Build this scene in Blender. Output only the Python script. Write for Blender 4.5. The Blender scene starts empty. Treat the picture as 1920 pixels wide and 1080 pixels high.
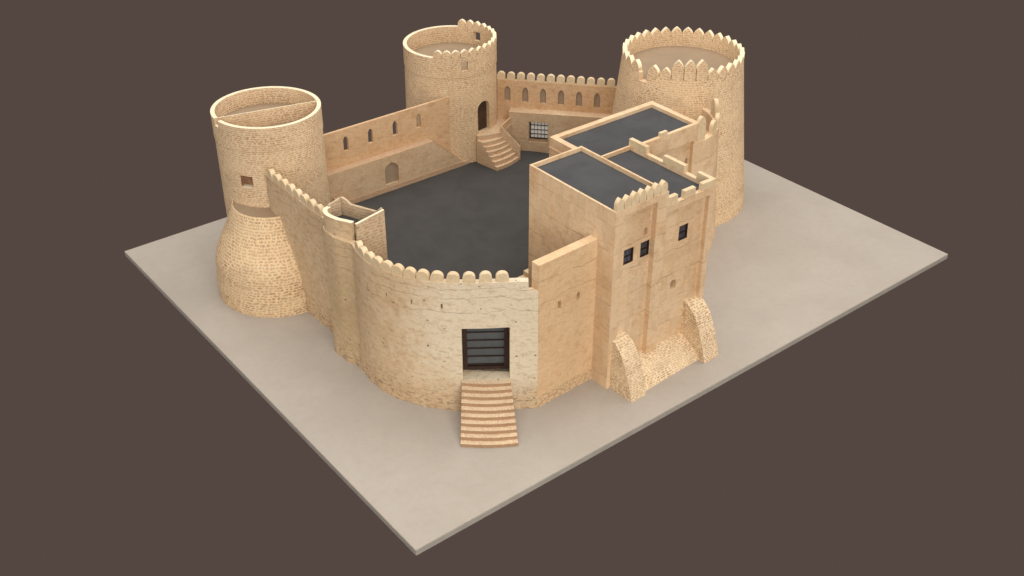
import bpy, bmesh, math, random
from mathutils import Vector, Matrix
from mathutils.bvhtree import BVHTree
random.seed(7)
SC = bpy.context.scene
COL = SC.collection
PI = math.pi
CT = 2.65            # level of the courtyard inside the walls

# ------------------------------------------------------------------ materials
class NT:
    def __init__(s, name, rough=0.9):
        s.m = bpy.data.materials.new(name); s.m.use_nodes = True
        s.t = s.m.node_tree; s.b = s.t.nodes['Principled BSDF']
        s.b.inputs['Roughness'].default_value = rough
        s.b.inputs['Specular IOR Level'].default_value = 0.2
    def n(s, typ, **k):
        nd = s.t.nodes.new(typ)
        for a, v in k.items(): setattr(nd, a, v)
        return nd
    def put(s, sock, v):
        if v is None: return
        if hasattr(v, 'is_output') or isinstance(v, bpy.types.NodeSocket): s.t.links.new(v, sock)
        else:
            try: sock.default_value = v
            except Exception: sock.default_value = (*v, 1)
    def math(s, op, a, b=None, c=None, clamp=False):
        nd = s.n('ShaderNodeMath', operation=op, use_clamp=clamp)
        s.put(nd.inputs[0], a)
        if b is not None: s.put(nd.inputs[1], b)
        if c is not None: s.put(nd.inputs[2], c)
        return nd.outputs[0]
    def ss(s, x, a, b):
        nd = s.n('ShaderNodeMapRange', interpolation_type='SMOOTHSTEP')
        s.put(nd.inputs[0], x); nd.inputs[1].default_value = a; nd.inputs[2].default_value = b
        nd.inputs[3].default_value = 0; nd.inputs[4].default_value = 1
        return nd.outputs[0]
    def mix(s, f, a, b, mode='MIX'):
        nd = s.n('ShaderNodeMix', data_type='RGBA', blend_type=mode)
        s.put(nd.inputs[0], f)
        s.put(nd.inputs[6], a if not isinstance(a, tuple) else (*a[:3], 1))
        s.put(nd.inputs[7], b if not isinstance(b, tuple) else (*b[:3], 1))
        return nd.outputs[2]
    def xyz(s, x, y, z=0.0):
        nd = s.n('ShaderNodeCombineXYZ'); s.put(nd.inputs[0], x); s.put(nd.inputs[1], y); s.put(nd.inputs[2], z)
        return nd.outputs[0]
    def uv(s):
        nd = s.n('ShaderNodeUVMap'); nd.uv_map = 'UVMap'
        sp = s.n('ShaderNodeSeparateXYZ'); s.t.links.new(nd.outputs[0], sp.inputs[0])
        return sp.outputs[0], sp.outputs[1]
    def pos(s):
        g = s.n('ShaderNodeNewGeometry'); sp = s.n('ShaderNodeSeparateXYZ'); s.t.links.new(g.outputs['Position'], sp.inputs[0])
        return g.outputs['Position'], sp.outputs
    def noise(s, vec, scale, detail=4, rough=.55, dist=0.0, dim='3D'):
        nd = s.n('ShaderNodeTexNoise', noise_dimensions=dim)
        s.put(nd.inputs['Vector'], vec); nd.inputs['Scale'].default_value = scale
        nd.inputs['Detail'].default_value = detail; nd.inputs['Roughness'].default_value = rough
        nd.inputs['Distortion'].default_value = dist
        return nd.outputs[0]
    def voro(s, vec, scale, rnd=1.0, dim='2D', feat='F1'):
        nd = s.n('ShaderNodeTexVoronoi', voronoi_dimensions=dim, feature=feat)
        s.put(nd.inputs['Vector'], vec); nd.inputs['Scale'].default_value = scale
        nd.inputs['Randomness'].default_value = rnd
        return nd.outputs
    def ramp(s, f, stops):
        nd = s.n('ShaderNodeValToRGB'); s.put(nd.inputs[0], f)
        e = nd.color_ramp.elements
        while len(e) < len(stops): e.new(0.5)
        for el, (p, c) in zip(e, stops): el.position = p; el.color = (*c, 1)
        return nd.outputs[0]
    def bump(s, h, dist, strength=1.0):
        nd = s.n('ShaderNodeBump'); nd.inputs['Strength'].default_value = strength
        nd.inputs['Distance'].default_value = dist; s.put(nd.inputs['Height'], h)
        s.t.links.new(nd.outputs[0], s.b.inputs['Normal'])
    def done(s, col):
        s.put(s.b.inputs['Base Color'], col); return s.m

def rubble(name, mortar, su=.36, sv=.30, lo=.55, hi=1.0, grey=.2, stone=1.0):
    t = NT(name, .92); u, v = t.uv(); p, _ = t.pos()
    w = t.noise(p, 1.3, 3); w2 = t.noise(p, 5.0, 3)
    uu = t.math('ADD', u, t.math('MULTIPLY', t.math('SUBTRACT', w2, .5), su*.5))
    vv = t.math('ADD', v, t.math('MULTIPLY', t.math('SUBTRACT', w, .5), .26))
    vv = t.math('ADD', vv, t.math('MULTIPLY', t.math('SUBTRACT', w2, .5), sv*.3))
    vr = t.math('DIVIDE', vv, sv); row = t.math('FLOOR', vr)
    wn = t.n('ShaderNodeTexWhiteNoise', noise_dimensions='1D'); t.put(wn.inputs['W'], row)
    vd = t.n('ShaderNodeTexVoronoi', voronoi_dimensions='1D', feature='F1')
    t.put(vd.inputs['W'], t.math('ADD', t.math('DIVIDE', uu, su), t.math('MULTIPLY', t.math('FLOOR', t.math('MULTIPLY', wn.outputs['Value'], 97)), 131.37)))
    vd.inputs['Scale'].default_value = 1.0; vd.inputs['Randomness'].default_value = .75
    sep = t.n('ShaderNodeSeparateColor'); t.t.links.new(vd.outputs['Color'], sep.inputs[0])
    r, g, b = sep.outputs
    dv = t.math('MULTIPLY', t.math('SUBTRACT', t.math('ADD', t.math('FRACT', vr), t.math('MULTIPLY', t.math('SUBTRACT', g, .5), .22)), .5), 2.35)
    du = t.math('MULTIPLY', vd.outputs['Distance'], t.math('ADD', 1.45, t.math('MULTIPLY', r, 1.1)))
    d = t.math('SQRT', t.math('ADD', t.math('MULTIPLY', du, du), t.math('MULTIPLY', dv, dv)))
    d = t.math('ADD', d, t.math('MULTIPLY', t.math('SUBTRACT', t.noise(p, 10, 3), .5), .95))
    d = t.math('ADD', d, t.math('MULTIPLY', t.math('SUBTRACT', b, .5), .35))
    mask = t.math('SUBTRACT', 1.0, t.ss(d, .52, .95))
    big = t.noise(t.xyz(t.math('MULTIPLY', u, .30), t.math('MULTIPLY', v, .85)), 1.0, 4, .6); big2 = t.noise(p, .9, 3, .6)
    st = t.math('ADD', lo, t.math('MULTIPLY', t.ss(big, .35, .66), hi - lo))
    mask2 = t.math('MULTIPLY', mask, st)
    s = stone
    sc = t.ramp(g, [(0, (.32*s, .185*s, .105*s)), (.35, (.45*s, .25*s, .135*s)), (.7, (.50*s, .33*s, .20*s)), (1, (.36*s, .24*s, .16*s))])
    gm = t.math('MULTIPLY', t.ss(b, 1 - grey, 1 - grey*.6), t.ss(big2, .45, .6))
    sc = t.mix(gm, sc, (.27, .27, .25))
    fine = t.noise(p, 9, 5, .7)
    mo = t.mix(t.ss(big2, .3, .7), tuple(c*.93 for c in mortar), mortar)
    mo = t.mix(t.math('MULTIPLY', t.ss(fine, .45, .72), .38), mo, tuple(c*.66 for c in mortar))
    stain = t.math('MULTIPLY', t.ss(t.noise(t.xyz(t.math('MULTIPLY', u, .35), t.math('MULTIPLY', v, .9)), 1.0, 4), .52, .72), .3)
    col = t.mix(mask2, mo, sc)
    col = t.mix(stain, col, (.40, .27, .17))
    t.bump(t.math('ADD', mask, t.math('MULTIPLY', fine, .5)), .035, .55)
    return t.done(col)

def plaster(name, base, pale, lines=(), pits=.5, streak=.5, foot=0.0, palep=None, pale_r=6.5, courses=0.0, dark=1.0, warm=.3, stainp=None):
    """lime plaster: cloudy tone, faint horizontal streaks, hairline lift joints, pits, stony foot"""
    t = NT(name, .93); u, v = t.uv(); p, P = t.pos()
    big = t.noise(p, .28, 5, .6, .6); mid = t.noise(p, 1.3, 5, .65, .3); fine = t.noise(p, 9, 6, .75)
    sv = t.xyz(t.math('MULTIPLY', u, 1.5), t.math('MULTIPLY', t.math('ADD', v, t.math('MULTIPLY', u, .13)), 3.6))
    stn = t.noise(sv, 1.0, 8, .74, .35)
    col = t.mix(t.ss(big, .36, .64), base, pale)
    col = t.mix(t.math('MULTIPLY', t.ss(mid, .50, .66), warm*1.25), col, (base[0]*.80, base[1]*.70, base[2]*.60))
    if stainp:
        dx = t.n('ShaderNodeVectorMath', operation='DISTANCE'); t.put(dx.inputs[0], t.xyz(P[0], P[1], t.math('MULTIPLY', P[2], .38))); dx.inputs[1].default_value = stainp
        f = t.math('SUBTRACT', 1.0, t.ss(t.math('ADD', dx.outputs['Value'], t.math('MULTIPLY', t.math('SUBTRACT', mid, .5), 4.0)), .6, 2.9))
        col = t.mix(t.math('MULTIPLY', f, .55), col, (.38, .27, .13))
    if palep:
        dx = t.n('ShaderNodeVectorMath', operation='DISTANCE'); t.put(dx.inputs[0], p); dx.inputs[1].default_value = palep
        f = t.math('SUBTRACT', 1.0, t.ss(t.math('ADD', dx.outputs['Value'], t.math('MULTIPLY', t.math('SUBTRACT', mid, .5), 7.0)), pale_r*.45, pale_r))
        col = t.mix(t.math('MULTIPLY', f, .9), col, (.74, .655, .50))
    col = t.mix(t.math('MULTIPLY', t.ss(stn, .49, .66), streak*.62), col, (base[0]*.62, base[1]*.54, base[2]*.46))
    col = t.mix(t.math('MULTIPLY', t.ss(t.math('SUBTRACT', 1.0, stn), .54, .70), streak*.50), col, (.72, .61, .46))
    grain = t.noise(p, 5.5, 7, .8)
    col = t.mix(t.math('MULTIPLY', t.ss(grain, .50, .64), .30), col, (base[0]*.66, base[1]*.58, base[2]*.50))
    col = t.mix(t.math('MULTIPLY', t.math('SUBTRACT', 1.0, t.ss(grain, .36, .48)), .28), col, (.78, .66, .48))
    h = t.math('ADD', t.math('MULTIPLY', stn, .7), t.math('MULTIPLY', fine, .45))
    wob = t.math('MULTIPLY', t.math('SUBTRACT', t.noise(t.xyz(u, t.math('FLOOR', t.math('DIVIDE', v, 1.3))), .45, 4, .65), .5), .95)
    wob2 = t.math('ADD', wob, t.math('MULTIPLY', t.math('SUBTRACT', t.noise(p, 3.0, 2), .5), .12))
    for z in lines:
        a = t.math('ABSOLUTE', t.math('SUBTRACT', t.math('ADD', v, t.math('MULTIPLY', wob2, .9)), z))
        m = t.math('MULTIPLY', t.math('SUBTRACT', 1.0, t.ss(a, .003, .026)), t.ss(t.noise(t.xyz(u, z), .7, 2), .34, .48))
        col = t.mix(t.math('MULTIPLY', m, .72), col, (.18, .12, .08)); h = t.math('SUBTRACT', h, t.math('MULTIPLY', m, .8))
    if courses > 0:
        vc = t.math('ADD', v, t.math('MULTIPLY', wob2, .9))
        fr = t.math('FRACT', t.math('DIVIDE', vc, courses))
        a = t.math('ABSOLUTE', t.math('SUBTRACT', fr, .5))
        rowi = t.math('FLOOR', t.math('DIVIDE', vc, courses))
        pres = t.ss(t.noise(t.xyz(t.math('ADD', t.math('MULTIPLY', u, .5), t.math('MULTIPLY', rowi, 3.7)), rowi), 1.0, 3, .6), .38, .58)
        m = t.math('MULTIPLY', t.math('SUBTRACT', 1.0, t.ss(a, .004, .03)), pres)
        col = t.mix(t.math('MULTIPLY', m, .5), col, (.26, .175, .11)); h = t.math('SUBTRACT', h, m)
        # upper side of every lift a little washed out, patchy
        blk = t.noise(t.xyz(t.math('MULTIPLY', u, .45), t.math('MULTIPLY', rowi, 1.9)), 1.0, 1)
        col = t.mix(t.math('MULTIPLY', t.ss(blk, .47, .53), .34), col, (.76, .60, .41))
        blk2 = t.noise(t.xyz(t.math('ADD', t.math('MULTIPLY', u, .6), 9.0), t.math('MULTIPLY', t.math('FLOOR', t.math('DIVIDE', vc, courses*.5)), 2.3)), 1.0, 1)
        col = t.mix(t.math('MULTIPLY', t.ss(blk2, .52, .56), .20), col, (.48, .33, .20))
    if pits > 0:
        vo = t.voro(t.xyz(t.math('MULTIPLY', u, .75), v), 1.1, 1.0)
        sep = t.n('ShaderNodeSeparateColor'); t.t.links.new(vo['Color'], sep.inputs[0])
        d = t.math('ADD', vo['Distance'], t.math('MULTIPLY', t.math('SUBTRACT', t.noise(p, 9, 3), .5), .22))
        m = t.math('MULTIPLY', t.math('SUBTRACT', 1.0, t.ss(d, .04, .085)), t.ss(sep.outputs[0], 1 - pits*.3, 1 - pits*.3 + .02))
        col = t.mix(t.math('MULTIPLY', m, .8), col, (.12, .085, .06)); h = t.math('SUBTRACT', h, t.math('MULTIPLY', m, 1.0))
        # pitted, eroded foot
        low = t.math('SUBTRACT', 1.0, t.ss(t.math('ADD', v, t.math('MULTIPLY', t.math('SUBTRACT', mid, .5), 5.0)), .5, 2.9))
        e = t.ss(t.noise(t.xyz(t.math('MULTIPLY', u, 2.0), t.math('MULTIPLY', v, 5.5)), 1.0, 5, .8, .5), .515, .575)
        m = t.math('MULTIPLY', t.math('MULTIPLY', e, low), .75)
        col = t.mix(m, col, (.14, .10, .065)); h = t.math('SUBTRACT', h, m)
        col = t.mix(t.math('MULTIPLY', low, .30), col, (.58, .39, .22))
    if foot > 0:
        vo = t.voro(t.xyz(t.math('DIVIDE', u, .30), t.math('DIVIDE', v, .22)), 1.0, .8)
        lowm = t.math('SUBTRACT', 1.0, t.ss(t.math('ADD', v, t.math('MULTIPLY', t.math('SUBTRACT', mid, .5), .8)), foot*.9, foot*1.05))
        e = t.ss(vo['Distance'], .30, .62)
        col = t.mix(t.math('MULTIPLY', lowm, .25), col, (.62, .47, .30))
        col = t.mix(t.math('MULTIPLY', t.math('MULTIPLY', e, lowm), .5), col, (.36, .23, .13))
        h = t.math('SUBTRACT', h, t.math('MULTIPLY', t.math('MULTIPLY', e, lowm), 2.2))
    if dark != 1.0: col = t.mix(1.0, col, (dark, dark*.97, dark*.93), 'MULTIPLY')
    t.bump(h, .03, .5)
    return t.done(col)

def flat(name, col, rough=.85, var=.12, sc=.6, bump=.004, spec=None):
    t = NT(name, rough); p, _ = t.pos()
    n1 = t.noise(p, sc, 6, .65, .4); n2 = t.noise(p, sc*14, 4, .7)
    c = t.mix(t.ss(n1, .3, .7), tuple(x*(1-var) for x in col), tuple(x*(1+var) for x in col))
    c = t.mix(t.math('MULTIPLY', t.ss(n2, .4, .75), var*1.4), c, tuple(x*.7 for x in col))
    t.bump(n2, bump, .5)
    if spec is not None: t.b.inputs['Specular IOR Level'].default_value = spec
    return t.done(c)

CREAM = (.66, .515, .335)
M = {}
M['rub_left'] = rubble('rubble_tower_left', (.785, .595, .385), .27, .18, .25, .75)
M['rub_base'] = rubble('rubble_flared_base', (.80, .595, .365), .29, .225, .38, .88, .30)
M['rub_back'] = rubble('rubble_tower_back', (.74, .55, .345), .28, .19, .28, .74)
M['rub_right'] = rubble('rubble_tower_right', (.78, .58, .365), .27, .19, .30, .80)
M['rub_step'] = rubble('rubble_steps', (.66, .48, .31), .26, .17, .25, .65, .1)
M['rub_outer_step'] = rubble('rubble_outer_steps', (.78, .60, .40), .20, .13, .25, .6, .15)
M['rub_riser'] = rubble('rubble_risers', (.46, .295, .175), .16, .13, .4, .8, .1, .8)  # browner riser stone, with the shade of upright faces put into the colour
M['rub_buttress'] = rubble('rubble_buttress', (.80, .625, .41), .28, .195, .40, .85, .30)
M['rub_turret'] = rubble('rubble_turret', (.60, .47, .32), .36, .23, .4, .8, .2)
M['rub_ledge'] = rubble('rubble_ledge', (.56, .39, .25), .22, .18, .2, .6, .1)
M['pl_front'] = plaster('plaster_gate_wall', (.63, .46, .285), (.69, .53, .35), (10.05, 9.35, 8.25), .55, .8, 0, (12.2, 6.6, 7.0), 8.5, warm=.35, stainp=(6.8, 18.6, 1.9))
M['pl_west'] = plaster('plaster_west_wall', (.61, .445, .275), (.67, .515, .335), (10.05, 9.35), .55, .9, warm=.4)
M['pl_keep'] = plaster('plaster_keep', (.69, .475, .285), (.73, .54, .345), (), .0, .55, 0, courses=2.05, warm=.42)
M['pl_keepfoot'] = plaster('plaster_side_wall', (.70, .485, .285), (.74, .54, .335), (8.7, 10.4), .0, .5, 1.0, warm=.3)
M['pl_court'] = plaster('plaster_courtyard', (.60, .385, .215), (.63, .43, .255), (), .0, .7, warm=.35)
M['pl_ledge'] = plaster('plaster_ledge_face', (.56, .40, .25), (.61, .455, .30), (3.9,), .0, .6, warm=.3)
M['pl_trim'] = plaster('plaster_trim', (.66, .515, .325), (.72, .58, .385), (), .0, .6, warm=.3)
M['cap_rim'] = flat('pale_rim', (.80, .70, .50), .9, .06, 1.2)  # overhead light on rim tops is put into this paler colour
M['cap_plaster'] = flat('pale_plaster_top', (.70, .555, .375), .9, .10, 1.2)
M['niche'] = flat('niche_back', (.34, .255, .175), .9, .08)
M['floor_tower'] = flat('packed_earth_floor', (.32, .235, .155), .9, .05, .5)
M['roof'] = flat('dark_screed_roof', (.068, .069, .072), .8, .12, .45, .01)
M['court'] = flat('dark_screed_courtyard', (.057, .055, .053), .8, .11, .35, .01)
M['wood'] = flat('dark_wood', (.036, .016, .011), .6, .35, 2.0, .004, .4)
M['door_brown'] = flat('weathered_brown_door', (.075, .042, .028), .7, .25, 1.5, .006)  # shade inside the tower doorway, put into a dark brown
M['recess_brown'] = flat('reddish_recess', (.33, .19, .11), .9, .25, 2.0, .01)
M['slit_brown'] = flat('dark_brown_slit', (.10, .055, .03), .9, .2, 2.0, .01)  # darkness inside the narrow slits, put into a brown colour
M['bars'] = flat('dark_bars', (.018, .012, .012), .5, .2, 2.0, .002, .4)
M['glass'] = flat('grey_pane', (.092, .102, .110), .45, .15, .9, .002, .4)
M['pane_blue'] = flat('pale_blue_pane', (.27, .27, .33), .5, .1, 2.0, .002)
M['pane_white'] = flat('white_pane', (.88, .87, .84), .6, .04, 2.0, .002)
# ground slab: concrete-like plate, grey sides
t = NT('beige_slab', .9); p, P = t.pos()
n1 = t.noise(p, .16, 6, .6, .5); n2 = t.noise(p, 1.6, 6, .7, .6); n3 = t.noise(p, 11, 4, .7)
c = t.mix(t.ss(n1, .3, .7), (.378, .336, .290), (.413, .371, .323))
c = t.mix(t.math('MULTIPLY', t.ss(n2, .42, .72), .20), c, (.32, .265, .205))
c = t.mix(t.math('MULTIPLY', t.ss(n3, .5, .8), .18), c, (.29, .26, .225))
t.bump(n3, .01, .4)
M['slab'] = t.done(c)
M['slab_side'] = flat('grey_slab_edge', (.36, .335, .30), .9, .08, .6)

# ------------------------------------------------------------------ mesh helpers
def box_uv(p, n):
    if abs(n.z) > .6: return (p.x, p.y)
    h = Vector((n.x, n.y)); 
    if h.length < 1e-6: return (p.x, p.z)
    h.normalize()
    return (p.x * -h.y + p.y * h.x, p.z)
def cyl_uv(cx, cy, R):
    def f(p, n, ref=[0]):
        return (math.atan2(p.y-cy, p.x-cx)*R, p.z)
    f.cyl = (cx, cy, R)
    return f
def set_uv(me, fn):
    uvl = me.uv_layers.get('UVMap') or me.uv_layers.new(name='UVMap')
    cyl = getattr(fn, 'cyl', None)
    for f in me.polygons:
        n = f.normal; c = f.center
        for li in f.loop_indices:
            p = me.vertices[me.loops[li].vertex_index].co
            if cyl:
                if abs(n.z) > .75: uvl.data[li].uv = (p.x, p.y); continue
                a0 = math.atan2(c.y-cyl[1], c.x-cyl[0]); a = math.atan2(p.y-cyl[1], p.x-cyl[0])
                if a - a0 > PI: a -= 2*PI
                if a0 - a > PI: a += 2*PI
                uvl.data[li].uv = (a*cyl[2], p.z)
            else: uvl.data[li].uv = fn(p, n)
def recalc(bm):
    bmesh.ops.recalc_face_normals(bm, faces=bm.faces)
def to_mesh(bm, name):
    recalc(bm); me = bpy.data.meshes.new(name); bm.to_mesh(me); bm.free(); return me
def box(x0, x1, y0, y1, z0, z1, bm=None):
    bm = bm or bmesh.new()
    v = [bm.verts.new(c) for c in ((x0,y0,z0),(x1,y0,z0),(x1,y1,z0),(x0,y1,z0),(x0,y0,z1),(x1,y0,z1),(x1,y1,z1),(x0,y1,z1))]
    for f in ((0,3,2,1),(4,5,6,7),(0,1,5,4),(1,2,6,5),(2,3,7,6),(3,0,4,7)): bm.faces.new([v[i] for i in f])
    return bm
def extrude_poly(pts, vec, bm=None):
    """closed 3-D polygon swept along vec"""
    bm = bm or bmesh.new(); vec = Vector(vec)
    a = [bm.verts.new(p) for p in pts]; b = [bm.verts.new(Vector(p)+vec) for p in pts]
    bm.faces.new(a); bm.faces.new(list(reversed(b)))
    n = len(pts)
    for i in range(n): bm.faces.new((a[i], a[(i+1)%n], b[(i+1)%n], b[i]))
    return bm
def prism(pts2, z0, z1, bm=None):
    return extrude_poly([(x, y, z0) for x, y in pts2], (0, 0, z1-z0), bm)
def frame_box(o, u, n, u0, u1, d0, d1, z0, z1, bm=None):
    """box in a wall frame: origin o (2-D), u along the wall, n into the wall"""
    P = lambda a, d: (o[0]+u[0]*a+n[0]*d, o[1]+u[1]*a+n[1]*d)
    return prism([P(u0,d0), P(u1,d0), P(u1,d1), P(u0,d1)], z0, z1, bm)
def arch_outline(w, z0, z1, kind='pointed', k=7):
    """2-D outline (a, z) of an arched opening of width w"""
    r = w/2; pts = [(-r, z0), (r, z0)]
    if kind == 'round':
        zs = z1 - r
        pts += [(r*math.cos(i*PI/(2*k)), zs + r*math.sin(i*PI/(2*k))) for i in range(0, 2*k+1)]
    elif kind == 'tudor':
        zs = z1 - w*.42
        pts += [(r, zs), (r*.72, zs+(z1-zs)*.52), (0, z1), (-r*.72, zs+(z1-zs)*.52), (-r, zs)]
    else:
        hh = w*.95; zs = z1 - hh
        right = [(r*(1-(i/k)**1.9), zs+hh*math.sin(i/k*PI/2)**1.0*(0.82+.18*i/k)) for i in range(k)]
        pts += right + [(0, z1)] + [(-a, z) for a, z in reversed(right)]
    return pts
def arch_cut(o, u, n, a, w, z0, z1, d0, d1, kind='pointed'):
    return extrude_poly([(o[0]+u[0]*(a+q)+n[0]*d0, o[1]+u[1]*(a+q)+n[1]*d0, z) for q, z in arch_outline(w, z0, z1, kind)],
                        (n[0]*(d1-d0), n[1]*(d1-d0), 0))
def cut(me, cutters):
    """boolean difference, applied now; nothing of it stays in the scene"""
    o = bpy.data.objects.new('tmp', me); COL.objects.link(o); tmp = []
    for bm in cutters:
        cm = to_mesh(bm, 'tmpc'); c = bpy.data.objects.new('tmpc', cm); COL.objects.link(c); tmp.append(c)
        md = o.modifiers.new('b', 'BOOLEAN'); md.operation = 'DIFFERENCE'; md.object = c; md.solver = 'EXACT'
    dg = bpy.context.evaluated_depsgraph_get(); dg.update()
    res = bpy.data.meshes.new_from_object(o.evaluated_get(dg))
    for c in tmp: bpy.data.objects.remove(c)
    bpy.data.objects.remove(o)
    return res
def thing(name, label, cat, loc, group=None):
    o = bpy.data.objects.new(name, None); COL.objects.link(o); o.location = loc; o.empty_display_size = .5
    o['label'] = label; o['category'] = cat; o['kind'] = 'thing'
    if group: o['group'] = group
    return o
def root_of(o):
    while o.parent: o = o.parent
    return o
def part(name, geo, mat, parent=None, uv=box_uv, smooth=35, label=None):
    me = to_mesh(geo, name) if isinstance(geo, bmesh.types.BMesh) else geo
    me.name = name
    set_uv(me, uv)
    me.materials.clear(); me.materials.append(M[mat])
    if smooth:
        me.polygons.foreach_set('use_smooth', [True]*len(me.polygons)); me.set_sharp_from_angle(angle=math.radians(smooth))
    o = bpy.data.objects.new(name, me); COL.objects.link(o)
    if parent:
        me.transform(Matrix.Translation(-root_of(parent).location)); o.parent = parent
    if label: o['label'] = label
    return o
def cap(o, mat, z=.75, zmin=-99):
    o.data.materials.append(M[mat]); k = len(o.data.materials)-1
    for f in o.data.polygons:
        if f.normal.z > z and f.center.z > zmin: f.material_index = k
def structure(name, geo, mat, **k):
    o = part(name, geo, mat, **k); o['kind'] = 'structure'; return o

def lathe(prof, cen, inner=None, seg=96):
    """solid of revolution. prof: (r, z) from the bottom up; cen(z) -> centre; inner: (r, z) list going down, closed at the axis"""
    bm = bmesh.new(); rings = []
    full = list(prof) + list(inner or [])
    for r, z in full:
        cx, cy = cen(z)
        rings.append([bm.verts.new((cx+r*math.cos(2*PI*i/seg), cy+r*math.sin(2*PI*i/seg), z)) for i in range(seg)])
    for a, b in zip(rings[:-1], rings[1:]):
        for i in range(seg): bm.faces.new((a[i], a[(i+1)%seg], b[(i+1)%seg], b[i]))
    bm.faces.new(list(reversed(rings[0]))); bm.faces.new(rings[-1])
    return bm
def ring_sector(cx, cy, r0, r1, a0, a1, z0, z1, seg=6, cenf=None):
    pts = [(cx+r1*math.cos(math.radians(a0+(a1-a0)*i/seg)), cy+r1*math.sin(math.radians(a0+(a1-a0)*i/seg))) for i in range(seg+1)]
    pts += [(cx+r0*math.cos(math.radians(a1-(a1-a0)*i/seg)), cy+r0*math.sin(math.radians(a1-(a1-a0)*i/seg))) for i in range(seg+1)]
    return prism(pts, z0, z1)
def disc(cx, cy, r, z, seg=64):
    bm = bmesh.new(); bm.faces.new([bm.verts.new((cx+r*math.cos(2*PI*i/seg), cy+r*math.sin(2*PI*i/seg), z)) for i in range(seg)]); return bm

def merlon_mesh(w, h, t, kind, name, jit=.0, taper=.96):
    """stands on z=0, width along x, thickness along y"""
    k = 8; r = w/2
    if kind == 'round':
        zs = h - r*.92
        o = [(-r*.98, 0), (r*.98, 0)] + [(r*math.cos(i*PI/14), zs + r*.92*math.sin(i*PI/14)) for i in range(15)]
    elif kind == 'pointed':
        zs = h - min(w*.80, h*.70); hh = h-zs
        R = [(r*(1-(i/k)**2.0), zs+hh*i/k) for i in range(k)]
        o = [(-r*.98, 0), (r*.98, 0)] + R + [(0, h)] + [(-a, z) for a, z in reversed(R)]
    elif kind == 'ogive':
        zs = h*.30; hh = h-zs
        R = [(r*(1-(i/k)**3.2), zs+hh*i/k) for i in range(k)]
        o = [(-r*.98, 0), (r*.98, 0)] + R + [(.02, h), (-.02, h)] + [(-a, z) for a, z in reversed(R)]
    bm = bmesh.new()
    a = [bm.verts.new((x, -t/2, z)) for x, z in o]; b = [bm.verts.new((x*taper, t/2, z)) for x, z in o]
    bm.faces.new(a); bm.faces.new(list(reversed(b))); n = len(o)
    for i in range(n): bm.faces.new((a[i], a[(i+1)%n], b[(i+1)%n], b[i]))
    recalc(bm)
    bmesh.ops.bevel(bm, geom=[e for e in bm.edges], offset=.018, segments=1, affect='EDGES', clamp_overlap=True)
    me = bpy.data.meshes.new(name); recalc(bm); bm.to_mesh(me); bm.free()
    return me
def merlons(parent, spots, w, h, t, kind, mat, name='merlon', rim=False):
    """spots: (x, y, z, angle of the wall direction[, scale_h[, scale_w]]): one object each, copied from the first"""
    first = None; rl = root_of(parent).location
    for k, s in enumerate(spots):
        if first is None:
            me = merlon_mesh(w, h, t, kind, name); set_uv(me, box_uv); me.materials.append(M[mat])
            me.polygons.foreach_set('use_smooth', [True]*len(me.polygons)); me.set_sharp_from_angle(angle=math.radians(30))
            o = bpy.data.objects.new(name, me); first = o
            if rim:
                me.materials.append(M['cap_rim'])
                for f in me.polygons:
                    if abs(f.normal.y) < .5 and f.normal.z > .15: f.material_index = 1  # upward faces get the rim colour with its painted-in top light
        else: o = first.copy()
        COL.objects.link(o); o.parent = parent
        o.location = Vector(s[:3]) - rl; o.rotation_euler = (0, 0, s[3])
        o.scale = (s[5] if len(s) > 5 else 1, 1, s[4] if len(s) > 4 else 1)
        o.scale.x *= random.uniform(.97, 1.03); o.scale.z *= random.uniform(.97, 1.03)

def catmull(pts, sub=5):
    out = []; n = len(pts)
    for i in range(n-1):
        p0 = pts[max(i-1, 0)]; p1 = pts[i]; p2 = pts[i+1]; p3 = pts[min(i+2, n-1)]
        for k in range(sub):
            t = k/sub
            out.append(tuple(.5*((2*b)+(-a+c)*t+(2*a-5*b+4*c-d)*t*t+(-a+3*b-3*c+d)*t**3) for a, b, c, d in zip(p0, p1, p2, p3)))
    out.append(tuple(pts[-1])); return out
def offset(path, d):
    """offset a 2-D polyline to its left by d"""
    out = []
    for i, p in enumerate(path):
        a = path[max(i-1, 0)]; b = path[min(i+1, len(path)-1)]
        t = Vector((b[0]-a[0], b[1]-a[1])).normalized()
        out.append((p[0]-t.y*d, p[1]+t.x*d))
    return out
def arcl(path):
    s = [0]
    for a, b in zip(path[:-1], path[1:]): s.append(s[-1]+math.hypot(b[0]-a[0], b[1]-a[1]))
    return s
def at(path, s):
    S = arcl(path); i = 0
    s = max(0, min(s, S[-1]-1e-6))
    while S[i+1] < s: i += 1
    f = (s-S[i])/(S[i+1]-S[i]); a, b = path[i], path[i+1]
    t = Vector((b[0]-a[0], b[1]-a[1])).normalized()
    return (a[0]+(b[0]-a[0])*f, a[1]+(b[1]-a[1])*f), t
def path_uv(path):
    S = arcl(path)
    def f(p, n):
        if abs(n.z) > .75: return (p.x, p.y)
        best = (1e9, 0)
        for i in range(len(path)-1):
            ax, ay = path[i]; dx = path[i+1][0]-ax; dy = path[i+1][1]-ay; L = dx*dx+dy*dy
            if L < 1e-9: continue
            t = max(0, min(1, ((p.x-ax)*dx+(p.y-ay)*dy)/L)); e = (p.x-ax-t*dx)**2+(p.y-ay-t*dy)**2
            if e < best[0]: best = (e, S[i]+t*math.sqrt(L))
        return (best[1], p.z)
    return f
from mathutils import noise as mnoise
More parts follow.
